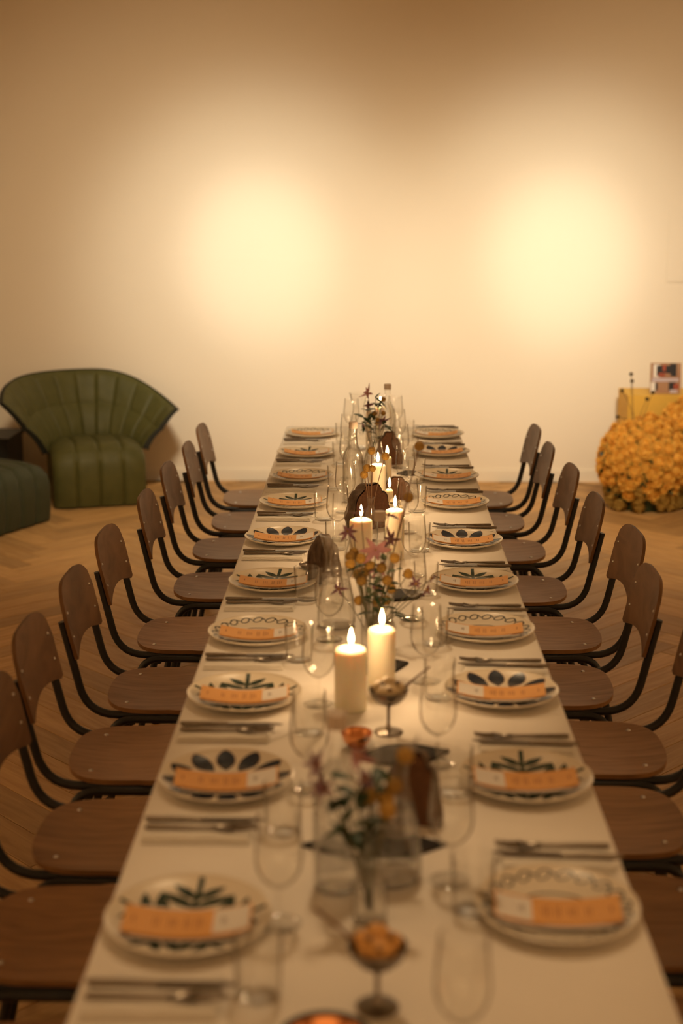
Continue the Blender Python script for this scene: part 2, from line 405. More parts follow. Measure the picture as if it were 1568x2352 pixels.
# cloth: one skin over top and sides, softly waved at the hem, with the fold creases across
def cloth():
    b = MB(); n = 170; drop = 0.19
    prof = [(0.0, 1.0), (0.006, 0.98)]
    rows = []
    CR = [1.62, 2.33, 3.02, 3.62, 4.24, 4.72, 5.18, 5.66, 6.2]
    for j in range(n+1):
        y = TY0 + (TY1-TY0)*j/n
        crease = sum(0.0012*math.exp(-((y-c)/0.012)**2) for c in CR)
        row = []
        wl = 0.010*math.sin(y*9.0) + 0.006*math.sin(y*23+1); wr = 0.010*math.sin(y*8.3+2) + 0.006*math.sin(y*21)
        row.append((TX0-0.012-abs(wl)-.004, y, TZ-drop)); row.append((TX0-0.009-abs(wl)*.5, y, TZ-drop*.5)); row.append((TX0-0.004, y, TZ-.02))
        row.append((TX0-0.001, y, TZ-.004))
        for i in range(13):
            x = TX0 + .004 + (TX1-TX0-.008)*i/12
            row.append((x, y, TZ + crease*(0.7+0.3*math.sin(x*14+y)) - 0.0004 + 0.0006*noise.noise((x*4, y*3, 1))))
        row.append((TX1+0.001, y, TZ-.004)); row.append((TX1+0.004, y, TZ-.02)); row.append((TX1+0.009+abs(wr)*.5, y, TZ-drop*.5)); row.append((TX1+0.012+abs(wr)+.004, y, TZ-drop))
        rows.append(row)
    W = len(rows[0]); vs = [p for r in rows for p in r]; fs = []
    for j in range(n):
        for i in range(W-1): fs.append((j*W+i, j*W+i+1, (j+1)*W+i+1, (j+1)*W+i))
    b.add(vs, fs)
    # end drops
    for y, s in ((TY1, 1), (TY0, -1)):
        def fn(u, v):
            x = TX0 + (TX1-TX0)*u
            return (x, y + s*(0.004*min(1, v*6) + (0.010*abs(math.sin(x*16)) + .004)*v), TZ - .0005 - drop*v)
        b.grid(fn, 30, 6, flip=(s > 0))
    o = b.build('tablecloth', 'cloth', None, True, 60)
    return o
cl = cloth(); tag(cl, 'white tablecloth draped over the long narrow banquet table', 'tablecloth')
md = cl.modifiers.new('thickness', 'SOLIDIFY'); md.thickness = 0.0012; md.offset = 1.0
TT = TZ + 0.0016                           # top of the cloth

# ------------------------------------------------------------------ chairs (local: sitter faces +x, origin on the floor under the seat centre)
def make_chair():
    t = thing('dining_chair', '', 'chair', group='wooden school chairs along the table')
    SD, SH = 0.19, 0.452
    def halfw(x):
        if x < 0: return 0.180*max(0.0, 1 - (abs(x)/SD)**4.2)**(1/2.8)
        return 0.186*max(0.0, 1 - (x/SD)**6.0)**(1/4)*(1.0 - 0.03*(x/SD))
    def seat(u, v):
        x = -SD*math.cos(PI*(0.012 + 0.976*u)); y = halfw(x)*(2*v-1)
        z = SH - 0.011*math.exp(-((x+.05)/.10)**2)*(1-(y/.21)**2) + (0.006*((-x-.12)/.07)**2 if x < -.12 else 0) - (0.016*((x-.10)/.09)**2 if x > .10 else 0)
        return Vector((x, y, z)), Vector((0, 0, 1))
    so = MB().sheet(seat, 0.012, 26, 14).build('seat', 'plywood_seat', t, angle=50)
    UP = lambda z: -0.240 - 0.22*(z-0.485)          # line of the uprights
    BW = 0.182
    def back(u, v):
        y = BW*(2*v-1); k = abs(2*v-1)
        top = 0.702 + 0.084*max(0, 1 - max(0, (k-0.30)/0.70)**2.6)**(1/2.1)
        bot = 0.612 - 0.030*k**1.8 + (0.010*((k-.93)/.07)**2 if k > .93 else 0)
        z = bot + (top-bot)*u
        yy = y*(1.0 - 0.03*(1-u))
        x = UP(z) + 0.021 - 0.012*(1-k*k)
        return Vector((x, yy, z)), Vector((0.96, 0, 0.26))
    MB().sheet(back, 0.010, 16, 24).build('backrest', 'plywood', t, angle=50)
    zr = 0.428
    for s in (-1, 1):
        y = s*0.163
        p = smooth_path([(UP(.692), y, .692), (UP(.425), y, zr), (0.155, y, zr)], 0.085, 7)
        MB().tube(p, 0.0112, 10).build('upright', 'black_steel', t)
        y2 = s*0.186
        p = smooth_path([(-0.245, y2*1.06, .004), (-0.150, y2, zr-.004), (0.120, y2, zr-.004), (0.185, y2*1.06, .004)], 0.055, 6)
        lg = MB().tube(p, 0.0112, 10).build('leg_frame', 'black_steel', t)
        MB().lathe([(0, 0), (.014, 0), (.014, .022), (.0112, .024)], 12, (-0.245, y2*1.06, 0)).build('foot_cap', 'black_steel', lg)
        MB().lathe([(0, 0), (.014, 0), (.014, .022), (.0112, .024)], 12, (0.185, y2*1.06, 0)).build('foot_cap', 'black_steel', lg)
    for x in (-0.10, 0.08):
        MB().tube([(x, -.186, zr-.012), (x, .186, zr-.012)], 0.0095, 8).build('crossbar', 'black_steel', t)
    scr = MB().lathe([(0, .0022), (.003, .0018), (.0045, 0), (.0045, -.004)], 10).mesh('screw', 'screw_metal')
    for x, y in ((-.125, -.118), (-.125, .118), (.115, -.150), (.115, .150)):
        o = link('screw', scr, so); o.location = (x, y, SH + .0005 - (0.004 if x < 0 else 0)); o.scale = (1.3, 1.3, 1)
    bk = [c for c in t.children if c.name.startswith('backrest')][0]
    for z in (.645, .712):
        for s in (-1, 1):
            o = link('screw', scr, bk); y = s*.150; k = abs(y)/BW
            o.location = (UP(z) + 0.021 - 0.012*(1-k*k) + .001, y, z); o.rotation_euler = (0, PI/2-.26, 0)
    return t
CH_L = [6.298, 5.80, 5.31, 4.756, 4.176, 3.657, 3.179, 2.711, 2.287, 1.80]
CH_R = [6.295, 5.809, 5.301, 4.731, 4.201, 3.712, 3.236, 2.808, 2.357, 1.90]
JL = [0, .02, 0, .01, -.02, 0, .02, -.01, 0, .01]; JX = [.034, .034, .014, .014, -.020, -.020, -.030, -.01, -.02, -.01]
def side_label(kind, i, side):
    return f'{kind}, {ORD[i]} from far wall on {side} side'
chair = make_chair()
for i in range(10):
    lab = side_label('brown plywood school chair with black steel frame', i+1, 'left')
    loc = (-0.522 + JX[i], CH_L[i] + 0.168, 0); rz = JL[i]
    if i == 0: chair.location = loc; chair.rotation_euler = (0, 0, rz); chair['label'] = lab
    else: dup(chair, lab, loc, rz)
JR = [.02, -.01, .015, 0, .03, -.02, .0, .01, 0, 0]; JXR = [-.034, -.032, -.004, .003, .040, -.002, .05, .01, .0, .01]
for i in range(10):
    dup(chair, side_label('brown plywood school chair with black steel frame', i+1, 'right'), (0.503 + JXR[i], CH_R[i] + 0.168, 0), PI + JR[i])

# ------------------------------------------------------------------ place settings
PLATE_R = 0.125
def zpl(r):
    return 0.0062 + (0.0145*((r-.075)/.05)**1.6 if r > .075 else 0.0)
def plate_mesh():
    pr = [(0, .0015), (.066, .0015), (.068, 0), (.072, 0), (.074, .002)]
    pr += [(.074 + .0495*t, .002 + (zpl(.074 + .0495*t) - .0055)*1.0) for t in (.2, .4, .6, .8, 1)]
    pr += [(.1252, .0185), (.1250, .0203), (.1235, .0209)]
    pr += [(r, zpl(r)) for r in (.121, .115, .108, .10, .092, .084, .075, .05, .025, 0)]
    return MB().lathe(pr, 56).mesh('plate', 'porcelain', angle=60)
def on_plate(x, y, h=0.0005):
    r = min(math.hypot(x, y), .1225); return (x, y, zpl(r) + h)
def leaf_on(b, p0, ang, ln, wd, n=9, bend=0.0, shape=0.5, h=0.0005, pw=0.85):
    def fn(u, v):
        t = u*ln; a = ang + bend*(u-.5)
        wv = wd*(math.sin(PI*min(1, max(0, u))**shape)**pw)*(v-.5)
        return on_plate(p0[0] + t*math.cos(ang) - wv*math.sin(a) + bend*ln*.25*math.sin(PI*u)*-math.sin(ang),
                        p0[1] + t*math.sin(ang) + wv*math.cos(a) + bend*ln*.25*math.sin(PI*u)*math.cos(ang), h)
    b.grid(fn, n, 4)
def stroke_on(b, pts, wd, h=0.0005):
    n = len(pts)
    L, R = [], []
    for i in range(n):
        a, c = pts[max(i-1, 0)], pts[min(i+1, n-1)]
        dx, dy = c[0]-a[0], c[1]-a[1]; l = math.hypot(dx, dy) or 1
        L.append(on_plate(pts[i][0] - dy/l*wd/2, pts[i][1] + dx/l*wd/2, h)); R.append(on_plate(pts[i][0] + dy/l*wd/2, pts[i][1] - dx/l*wd/2, h))
    b.add(L + R, [(i+n, i+1+n, i+1, i) for i in range(n-1)])
def pattern_leaves():
    b = MB()
    for k in range(5):
        a = PI/2 + 2*PI*k/5; ca, sa = math.cos(a), math.sin(a)
        P = lambda r: (r*ca, r*sa)
        stroke_on(b, [P(.034 + .084*i/8) for i in range(9)], .0090)
        for s in (-1, 1):
            leaf_on(b, P(.036), a + s*math.radians(54), .072, .0215, bend=-s*.25, shape=.9)
            leaf_on(b, P(.066), a + s*math.radians(52), .052, .0175, bend=-s*.2, shape=.9)
    return b.mesh('leaf_pattern', 'glaze_green')
def pattern_petals():
    b, c = MB(), MB()
    for k in range(12):
        a = PI/2 + 2*PI*k/12; p = (.046*math.cos(a), .046*math.sin(a))
        leaf_on(c, p, a, .0745, .0375, n=16, shape=1.35, h=.0004, pw=.62)
        p = (.0475*math.cos(a), .0475*math.sin(a))
        leaf_on(b, p, a, .0715, .0350, n=16, shape=1.35, h=.0008, pw=.62)
    return b.mesh('petal_pattern', 'glaze_blue'), c.mesh('petal_outline', 'glaze_rust')
def pattern_garland():
    b = MB(); n = 20; R0 = .103
    for k in range(n):
        a0 = 2*PI*k/n; pts = []
        for i in range(22):
            t = i/21
            if t < .45: q = t/.45; s_, r_ = -.016 + .030*q, .0105*math.sin(PI*q)
            else:
                q = (t-.45)/.55; s_ = .014 - .022*q + .004*math.sin(PI*2*q); r_ = -.011*math.sin(PI*q*1.15) + .004*q
            aa = a0 + s_/R0; rr = R0 + r_
            pts.append((rr*math.cos(aa), rr*math.sin(aa)))
        stroke_on(b, pts, .0032)
    stroke_on(b, [(.06*math.cos(a), .052*math.sin(a)) for a in [math.radians(d) for d in range(55, 150, 6)]], .0045)
    stroke_on(b, [(.07*math.cos(a), .07*math.sin(a)) for a in [math.radians(d) for d in range(225, 318, 6)]], .006)
    return b.mesh('garland_pattern', 'glaze_line')
PME = plate_mesh(); PA = pattern_leaves(); PB, PB2 = pattern_petals(); PC = pattern_garland()
PLATE_L = [6.456, 5.941, 5.419, 4.933, 4.396, 3.86, 3.38, 2.93, 2.472, 1.945]
PLATE_R_ = [6.443, 5.974, 5.431, 4.945, 4.367, 3.872, 3.417, 2.961, 2.483, 1.99]
TYP_L = 'CACABACABA'; TYP_R = 'CBACBACBAC'
XPL = [-.267, -.27, -.264, -.267, -.272, -.271, -.275, -.27, -.264, -.269]; XPR = [.305, .300, .298, .298, .294, .294, .288, .289, .291, .287]
DESC = {'A': 'cream dinner plate painted with dark green leaves', 'B': 'cream dinner plate painted with navy petals', 'C': 'cream dinner plate with thin line garland rim'}
def plate(x, y, typ, label, rz):
    t = link('dinner_plate', PME); t.location = (x, y, TT); t.rotation_euler = (0, 0, rz)
    tag(t, label, 'plate', 'dinner plates at the place settings')
    if typ == 'A': link('leaf_pattern', PA, t)
    elif typ == 'B': link('petal_outline', PB2, t); link('petal_pattern', PB, t)
    else: link('garland_pattern', PC, t)
# menu leaflet, bent by the plate (local: x along its length, white box at +x end)
def bent(x, y, h): return (x, y, 0.0105 + 0.0125*(x/.094)**2 + h)
def strip(b, x0, x1, y0, y1, h, th=0.0004, n=12, ny=1):
    def fn(u, v): return Vector(bent(x0 + (x1-x0)*u, y0 + (y1-y0)*v, h)), Vector((0, 0, 1))
    b.sheet(fn, th, n, ny)
def make_menu():
    t = thing('menu_leaflet', '', 'menu', group='orange menu leaflets on the plates')
    b = MB(); strip(b, -.084, .088, -.0475, .0475, 0.0, .0005); b.build('inner_sheet', 'menu_white', t, angle=60)
    b = MB(); strip(b, -.095, .080, -.043, .0405, .0022, .0005); lo = b.build('back_fold', 'menu_orange', t, angle=60)
    b = MB(); strip(b, -.070, .020, .0405, .0465, .0024, .0004); b.build('folded_edge', 'menu_white', t, angle=60)
    b = MB(); strip(b, -.0965, .0935, -.0405, .0385, .0038, .0005); fr = b.build('cover', 'menu_orange', t, angle=60)
    b = MB(); strip(b, .036, .090, -.0345, .0345, .0042, .0003); wp = b.build('white_box', 'menu_white', fr, angle=60)
    b = MB()                                     # small print, set across the leaflet
    for x in (-.052, -.047, -.030, -.025, -.020, -.006, -.001, .010, .015, .020):
        w_ = random.uniform(.010, .024)
        strip(b, x, x+.0016, -w_, w_, .0041, .0002, 1)
    strip(b, -.083, -.0805, -.008, .008, .0041, .0002, 1)
    b.build('small_print', 'menu_ink', fr)['kind'] = 'stuff'
    b = MB()
    for x, w_ in ((.049, .011), (.053, .007)): strip(b, x, x+.0018, -w_, w_, .0045, .0002, 1)
    b.build('box_print', 'menu_dark', fr)['kind'] = 'stuff'
    return t
def make_knife():
    t = thing('table_knife', '', 'knife', group='table knives on the napkins')
    prof = [(-.105, .0040), (-.10, .0048), (-.06, .0050), (-.02, .0042), (-.006, .0038)]
    b = MB(); b.tube([(x, 0, .0045) for x, r in prof], [r for x, r in prof], 8); b.build('handle', 'cutlery_steel', t)
    def blade(u, v):
        x = -.008 + .113*u; w_ = .0085*(1 - max(0, (u-.75)/.25)**2.2*.85)
        return Vector((x, -.0035 + w_*2*(v-.35)*.8, .0050)), Vector((0, 0, 1))
    b = MB(); b.sheet(blade, .0016, 14, 2); b.build('blade', 'cutlery_steel', t)
    return t
def make_fork():
    t = thing('dinner_fork', '', 'fork', group='dinner forks on the napkins')
    prof = [(-.098, .0036), (-.09, .0045), (-.05, .0040), (0, .0030), (.018, .0030)]
    b = MB(); b.tube([(x, 0, .0042) for x, r in prof], [r for x, r in prof], 8); b.build('handle', 'cutlery_steel', t)
    def root(u, v):
        x = .014 + .040*u; w_ = .003 + .0095*math.sin(min(1, u*1.15)*PI/2)
        return Vector((x, w_*(2*v-1), .0052 - .0035*math.sin(PI*u) + .0022*(2*v-1)**2)), Vector((0, 0, 1))
    b = MB(); b.sheet(root, .0014, 8, 6)
    for k in range(4):
        y = -.0105 + .007*k
        b.tube([(.052, y, .0045), (.070, y, .0050), (.092, y*.9, .0085)], [.0016, .0014, .0009], 6)
    b.build('head', 'cutlery_steel', t)
    return t
def make_napkin():
    b = MB()
    for k, (x0, x1, hw) in enumerate(((-.098, .088, .052), (-.096, .086, .049), (-.095, .084, .046))):
        zc = .0017 + k*.0034; pts = []
        for a in range(9): pts.append((hw + .0016*math.sin(PI*a/8), zc - .0016*math.cos(PI*a/8)))
        for a in range(9): pts.append((-hw - .0016*math.sin(PI*a/8), zc + .0016*math.cos(PI*a/8)))
        n = len(pts); secs = 9
        vs = [(x0 + (x1-x0)*i/secs, p[0] + .0006*math.sin(i*2.1+k), p[1] + .0003*math.sin(i*1.7+k*2)) for i in range(secs+1) for p in pts]
        fs = [(i*n+j, i*n+(j+1) % n, (i+1)*n+(j+1) % n, (i+1)*n+j) for i in range(secs) for j in range(n)]
        fs += [tuple(range(n)), tuple(secs*n + j for j in range(n))[::-1]]
        b.add(vs, fs)
    return b.build('napkin', 'napkin', None, True, 50)
def make_wine():
    t = thing('wine_glass', '', 'wine glass', group='wine glasses at the place settings')
    bo = [(.0035, .058), (.009, .0605), (.018, .067), (.027, .077), (.0335, .090), (.0363, .104), (.0362, .118), (.0347, .138), (.0328, .158), (.0312, .178)]
    inner = [(max(r-.0011, 0), z + (.0022 if z < .07 else 0)) for r, z in bo][::-1]; inner[-1] = (0, .0615)
    MB().lathe(bo + [(.0307, .1788)] + inner, 36).build('bowl', 'thin_glass', t, angle=70)
    MB().lathe([(.0034, .0585), (.0031, .045), (.0030, .020), (.0042, .008), (.0075, .0042)], 14).build('stem', 'clear_glass', t, angle=70)
    MB().lathe([(.0072, .0042), (.020, .0026), (.0325, .0016), (.0332, .0008), (.0325, 0), (0, 0)], 32).build('foot', 'clear_glass', t, angle=50)
    return t
def make_tumbler():
    pr = [(0, 0), (.0285, 0), (.0305, .002), (.0318, .010), (.0345, .0895), (.0340, .0905), (.0333, .0895), (.0306, .012), (.028, .0085), (0, .0078)]
    o = MB().lathe(pr, 32).build('tumbler', 'thin_glass', None, True, 60)
    return o
menu, knife, fork, napk, wine, tumb = make_menu(), make_knife(), make_fork(), make_napkin(), make_wine(), make_tumbler()
tag(napk, '', 'napkin', 'folded white napkins beside the plates'); tag(tumb, '', 'tumbler', 'water tumblers at the place settings')
first = set()
def put(o, label, loc, rz=0.0):
    if o.name not in first:
        first.add(o.name); o.location = loc; o.rotation_euler = (0, 0, rz); o['label'] = label; return o
    return dup(o, label, loc, rz)
random.seed(11)
for i in range(10):
    for side in ('left', 'right'):
        L = side == 'left'
        y = PLATE_L[i] if L else PLATE_R_[i]; x = XPL[i] if L else XPR[i]; typ = (TYP_L if L else TYP_R)[i]
        s = -1 if L else 1
        plate(x, y, typ, side_label(DESC[typ], i+1, side), random.uniform(-.12, .12) if typ != 'C' else random.uniform(-.3, .3))
        j = random.uniform
        put(menu, side_label('orange bent menu leaflet on a plate', i+1, side), (x + s*(-.004), y - .022, TT), (.05 + j(-.03, .03)) if L else PI - .05 + j(-.03, .03))
        ny = y - .205 if L else y + .185
        put(napk, side_label('folded white napkin under cutlery', i+1, side), ((TX0+.110) if L else (TX1-.110), ny, TT), j(-.01, .01) if L else PI + j(-.02, .02))
        put(knife, side_label('dark steel table knife on a napkin', i+1, side), ((TX0+.116) if L else (TX1-.105), ny + (.018 if L else -.016), TT + .0104), j(-.015, .015) if L else PI - .06 + j(-.02, .02))
        put(fork, side_label('dark steel dinner fork on a napkin', i+1, side), ((TX0+.114) if L else (TX1-.112), ny - (.016 if L else -.020), TT + .0104), j(-.02, .02) if L else PI + j(-.02, .02))
GL_L = [(-.085, 6.40), (-.09, 5.93), (-.083, 5.45), (-.085, 4.82), (-.102, 4.411), (-.07, 3.70), (-.098, 3.36), (-.108, 2.901), (-.109, 2.448), (-.133, 1.95)]
GL_R = [(.115, 6.50), (.118, 6.08), (.122, 5.66), (.130, 5.145), (.123, 4.518), (.127, 3.975), (.111, 3.544), (.128, 3.054), (.132, 2.572), (.131, 2.094)]
TU_L = [(-.12, 6.25), (-.12, 5.74), (-.125, 5.22), (-.155, 4.70), (-.104, 4.285), (-.170, 3.72), (-.165, 3.20), (-.121, 2.734), (-.146, 2.269), (-.149, 1.753)]
TU_R = [(.165, 6.34), (.168, 5.87), (.178, 5.357), (.163, 4.835), (.153, 4.266), (.155, 3.780), (.160, 3.33), (.153, 2.946), (.156, 2.44), (.160, 2.00)]
for i in range(10):
    put(wine, side_label('clear empty wine glass', i+1, 'left'), (*GL_L[i], TT), i*.7)
    put(tumb, side_label('clear straight water tumbler', i+1, 'left'), (*TU_L[i], TT), i*.5)
    put(wine, side_label('clear empty wine glass', i+1, 'right'), (*GL_R[i], TT), i*.9)
    put(tumb, side_label('clear straight water tumbler', i+1, 'right'), (*TU_R[i], TT), i*.4)
put(wine, 'clear empty wine glass nearest the camera on the right, cut by the bottom edge', (.118, 1.60, TT), .3)

# ------------------------------------------------------------------ bottles, carafes, vases
def vessel(name, label, cat, loc, outer, th, water_z, mat='clear_glass', cap=None, group=None, wmat='water'):
    t = thing(name, label, cat, loc, random.uniform(0, 3), group)
    inner = [(max(r - th, 0.001), z + (th*2 if z < .004 else 0)) for r, z in outer][::-1]
    MB().lathe([(0, 0)] + outer + inner + [(0, th*2+.001)], 40).build('glass_body', mat, t, angle=70)
    if water_z:
        w_ = [(max(r - th - .0006, .0008), max(z, th*2 + .0016)) for r, z in outer if z < water_z - .002]
        ra = None
        for (r0, z0), (r1, z1) in zip(outer, outer[1:]):
            if z0 <= water_z <= z1: ra = r0 + (r1-r0)*(water_z-z0)/max(z1-z0, 1e-6)
        w_ = [(0, th*2 + .0016)] + w_ + [((ra or w_[-1][0]) - th - .0006, water_z), (0, water_z)]
        MB().lathe(w_, 40).build('water', wmat, t, angle=60)
    if cap:
        r, z0, z1 = cap
        MB().lathe([(0, z0), (r, z0), (r*1.03, z0+.002), (r*1.03, z1-.003), (r*.95, z1), (0, z1)], 24).build('cap', 'cap_white', t, angle=50)
    return t
BOTTLE = [(.030, 0), (.0355, .003), (.0375, .010), (.0377, .08), (.0375, .155), (.035, .172), (.028, .190), (.0185, .206), (.0142, .220), (.0130, .240), (.0128, .262), (.0140, .264), (.0140, .270)]
CARAFE = [(.042, 0), (.0475, .004), (.0495, .014), (.0485, .040), (.0440, .080), (.0360, .120), (.0278, .152), (.0248, .172), (.0262, .188), (.0320, .206), (.0350, .216), (.0385, .230), (.0430, .240)]
def bottle(label, x, y): return vessel('water_bottle', label, 'bottle', (x, y, TT), BOTTLE, .0028, .212, cap=(.0150, .266, .290), group='capped water bottles along the table')
def carafe(label, x, y, wz): return vessel('water_carafe', label, 'carafe', (x, y, TT), CARAFE, .0024, wz, group='flared water carafes along the table')
bottle('capped water bottle standing left of the front carafe', -.049, 2.07)
bottle('capped water bottle behind the yellow flower bunch', .026, 3.52)
bottle('capped water bottle behind the left wine glasses', -.060, 5.0)
bottle('capped water bottle at the far table end beside a candle', .074, 6.06)
carafe('flared water carafe beside the front bread', .037, 2.105, .125)
carafe('flared water carafe in front of the ridged bread', -.084, 3.48, .118)
carafe('flared glass carafe behind the tall candle with yellow ball stems', .017, 5.28, .12)
carafe('flared glass carafe behind the far plum flowers', -.050, 6.14, .11)
BUD = [(.020, 0), (.0245, .003), (.0265, .012), (.0265, .045), (.021, .066), (.0135, .080), (.0115, .095), (.0135, .106)]
CYL = [(.020, 0), (.0225, .003), (.024, .010), (.025, .100), (.0258, .120)]
SMK = [(.019, 0), (.0225, .003), (.0235, .012), (.0235, .075), (.019, .095), (.0115, .110), (.0100, .128), (.0125, .136), (.0125, .141)]
vessel('bud_vase', 'small clear bud vase in front of the bottle and carafe', 'vase', (.003, 1.965, TT), BUD, .0018, .05)
vessel('cylinder_vase', 'clear cylinder vase holding the yellow flower bunch', 'vase', (.004, 3.285, TT), CYL, .0018, .055)
vessel('bottle_vase', 'dark smoked bottle vase in front of the wide bread', 'vase', (.003, 4.40, TT), SMK, .0018, None, 'smoke_glass')
vessel('bottle_vase', 'dark smoked bottle vase with far plum flowers', 'vase', (.012, 5.86, TT), SMK, .0018, None, 'smoke_glass')

# ------------------------------------------------------------------ candles
def candle(label, x, y, r, h, power, lit=True):
    t = thing('pillar_candle', label, 'candle', (x, y, TT), 0, 'cream pillar candles along the table')
    pr = [(0, 0), (r*.97, 0), (r, .003), (r, h-.012), (r*.985, h-.008), (r*.90, h-.004), (r*.6, h-.0002), (r*.3, h+.0004), (.004, h-.001), (0, h-.0015)]
    MB().lathe(pr, 36).build('wax_body', 'wax', t, angle=60)
    MB().tube([(0, 0, h-.002), (.0006, 0, h+.004), (.0015, 0, h+.009)], .0009, 6).build('wick', 'wick', t)
    if lit:
        fl = [(0, 0), (.0028, .003), (.0048, .008), (.0056, .0135), (.0050, .020), (.0033, .027), (.0016, .033), (0, .0375)]
        f = MB().lathe(fl, 16, (.001, 0, h+.005)).build('flame', 'flame', t, angle=80)
        l = bpy.data.lights.new('candle_light', 'POINT'); l.energy = power; l.color = (1.0, 0.64, 0.32); l.shadow_soft_size = 0.012
        o = bpy.data.objects.new('candle_light', l); COL.objects.link(o); o.parent = t; o.location = (0, 0, h+.048)
    return t
CP = 1.1
candle('thick lit pillar candle left of the pair at table middle', -.039, 2.875, .0345, .137, CP)
candle('slimmer taller lit pillar candle right of the pair behind the goblet', .027, 3.00, .0308, .143, CP)
candle('lit pillar candle with a plum flower hanging before its flame', -.026, 4.06, .0335, .150, CP)
candle('lit pillar candle right of the smoked bottle vase', .075, 4.17, .0290, .155, CP)
candle('tall lit pillar candle before the carafe and yellow ball stems', .027, 4.93, .0290, .151, CP)
candle('short lit candle behind the wide bread with dried leaves', .066, 4.76, .0142, .095, CP*.7)
candle('lit pillar candle just behind the tall lit one', .066, 5.46, .0185, .083, CP*.5)
candle('small lit pillar candle at the far end beside the bottle', .044, 6.3, .0215, .160, CP)
candle('slim unlit white candle among the far plum flowers', -.006, 6.01, .0115, .185, 0, False)

# ------------------------------------------------------------------ bread: half loaves, crust behind, cut face at local +x
def bread(label, x, y, rz, a, bw, h):
    t = thing('bread_half', label, 'bread', (x, y, TT), rz, 'dark half loaves along the table')
    def crust(u, v):
        ph = PI*v; s = u
        sc_ = math.sqrt(max(0.0, 1 - s*s*.93)); xx = -a*math.sin(s*PI/2*.98)
        rid = 1 + 0.035*math.sin(ph*11 + s*3) + .03*noise.noise((s*5, ph*4, x*9)) - 0.06*max(0, math.cos(ph*6.0 + .5))**14
        yy = bw*math.cos(ph)*sc_*rid; zz = h*math.sin(ph)**.85*(.35 + .65*sc_)*(rid*.5+.5)
        xx -= .007*math.sqrt(s)*abs(math.cos(yy*PI/.017))**.5
        return (xx, yy, max(0.0008, zz))
    b = MB(); b.grid(crust, 22, 88, flip=True)
    end = [crust(1.0, j/88) for j in range(89)]
    b.add(end, [tuple(range(89))])
    b.build('crust', 'crust', t, angle=70)
    def face(u, v):
        p = crust(0.0, v); k = .965*u
        return (0.0006 + .0025*math.sin(PI*u)*noise.noise((p[1]*20, p[2]*20, 3)), p[1]*k, .004 + (p[2]-.004)*k if p[2] > .004 else p[2])
    b = MB(); b.grid(face, 10, 40); b.build('cut_face', 'crumb', t, angle=70)
    return t
bread('dark bread half standing on edge right of the front carafe', .074, 2.30, math.radians(-108), .045, .052, .138)
bread('ridged dark bread half left of the middle carafe', -.128, 3.93, math.radians(75), .055, .050, .135)
bread('widest dark bread half behind the smoked bottle vase', .008, 4.56, math.radians(-52), .075, .080, .155)
bread('reddish dark bread half behind the far carafe', .080, 5.72, math.radians(-75), .05, .055, .140)
bread('low dark bread half behind the short candle', .098, 5.02, math.radians(-80), .05, .055, .088)

# ------------------------------------------------------------------ goblets, bowls, slate boards
def goblet(label, x, y, fill, rz):
    t = thing('pewter_goblet', label, 'goblet', (x, y, TT), rz, 'small pewter goblets with dip')
    MB().lathe([(0, .058), (.012, .059), (.026, .066), (.036, .078), (.0405, .092), (.0400, .0932), (.0390, .092), (.034, .080), (.024, .069), (.010, .063), (0, .0625)], 36).build('bowl', 'pewter', t, angle=60)
    MB().lathe([(.0045, .0585), (.0036, .045), (.0034, .022), (.005, .009), (.009, .0055)], 14).build('stem', 'pewter', t, angle=60)
    MB().lathe([(.009, .0055), (.020, .0034), (.0285, .0022), (.0295, .001), (.029, 0), (0, 0)], 30).build('foot', 'pewter', t, angle=50)
    lumps = [(0, 0, .084, .030), (.016, .006, .094, .017), (-.015, .008, .094, .018), (.004, -.016, .092, .017), (0, .012, .104, .015)]
    for (lx, ly, lz, r) in lumps:
        b = MB()
        def fn(u, v):
            th, ph = 2*PI*u, PI*v; rr = r*(1 + .12*noise.noise((math.cos(th)*2+lx*50, math.sin(th)*2, math.cos(ph)*2)))
            return (lx + rr*math.sin(ph)*math.cos(th), ly + rr*math.sin(ph)*math.sin(th), lz + .72*rr*math.cos(ph))
        b.grid(fn, 18, 10, flip=True); b.build('dip_mound', fill, t, angle=80)
    for (lx, ly, lz) in ((-.012, -.012, .1085), (.018, -.004, .1075), (.002, -.028, .1000)):
        MB().lathe([(0, .003), (.004, .0022), (.0055, 0), (.003, -.003)], 10, (lx, ly, lz)).build('spice_garnish', 'spice', t)
    s = 1 if fill == 'cream_whip' else -1
    MB().tube([(s*.026, .002, .090), (s*.052, .008, .112), (s*.084, .014, .136)], [.0035, .0022, .0020], 8).build('serving_stick', 'stem_brown', t)
    return t
goblet('pewter goblet with cream coloured dip before the candle pair', .040, 2.74, 'cream_whip', 0)
goblet('pewter goblet with orange dip nearest the camera', .013, 1.728, 'orange_whip', 0)
def bowl(name, label, x, y, r, h, out, inn):
    t = thing(name, label, 'bowl', (x, y, TT))
    MB().lathe([(0, 0), (r*.5, 0), (r*.55, .002), (r*.85, h*.5), (r, h), (r*.98, h+.001), (r*.90, h-.001), (r*.88, h-.004)], 44).build('outer_shell', out, t, angle=60)
    MB().lathe([(r*.88, h-.004), (r*.74, h*.5), (r*.48, .006), (0, .004)], 44).build('inner_shell', inn, t, angle=60)
    return t
bowl('dark_bowl', 'dark glazed bowl with copper inside at the bottom edge', -.052, 1.575, .062, .050, 'dark_glaze', 'copper')
bowl('copper_bowl', 'small copper bowl glowing behind the front flowers', -.024, 2.66, .032, .030, 'copper', 'copper')
bowl('metal_dish', 'small metal dish left of the ridged bread', -.178, 4.05, .030, .014, 'pewter', 'pewter')
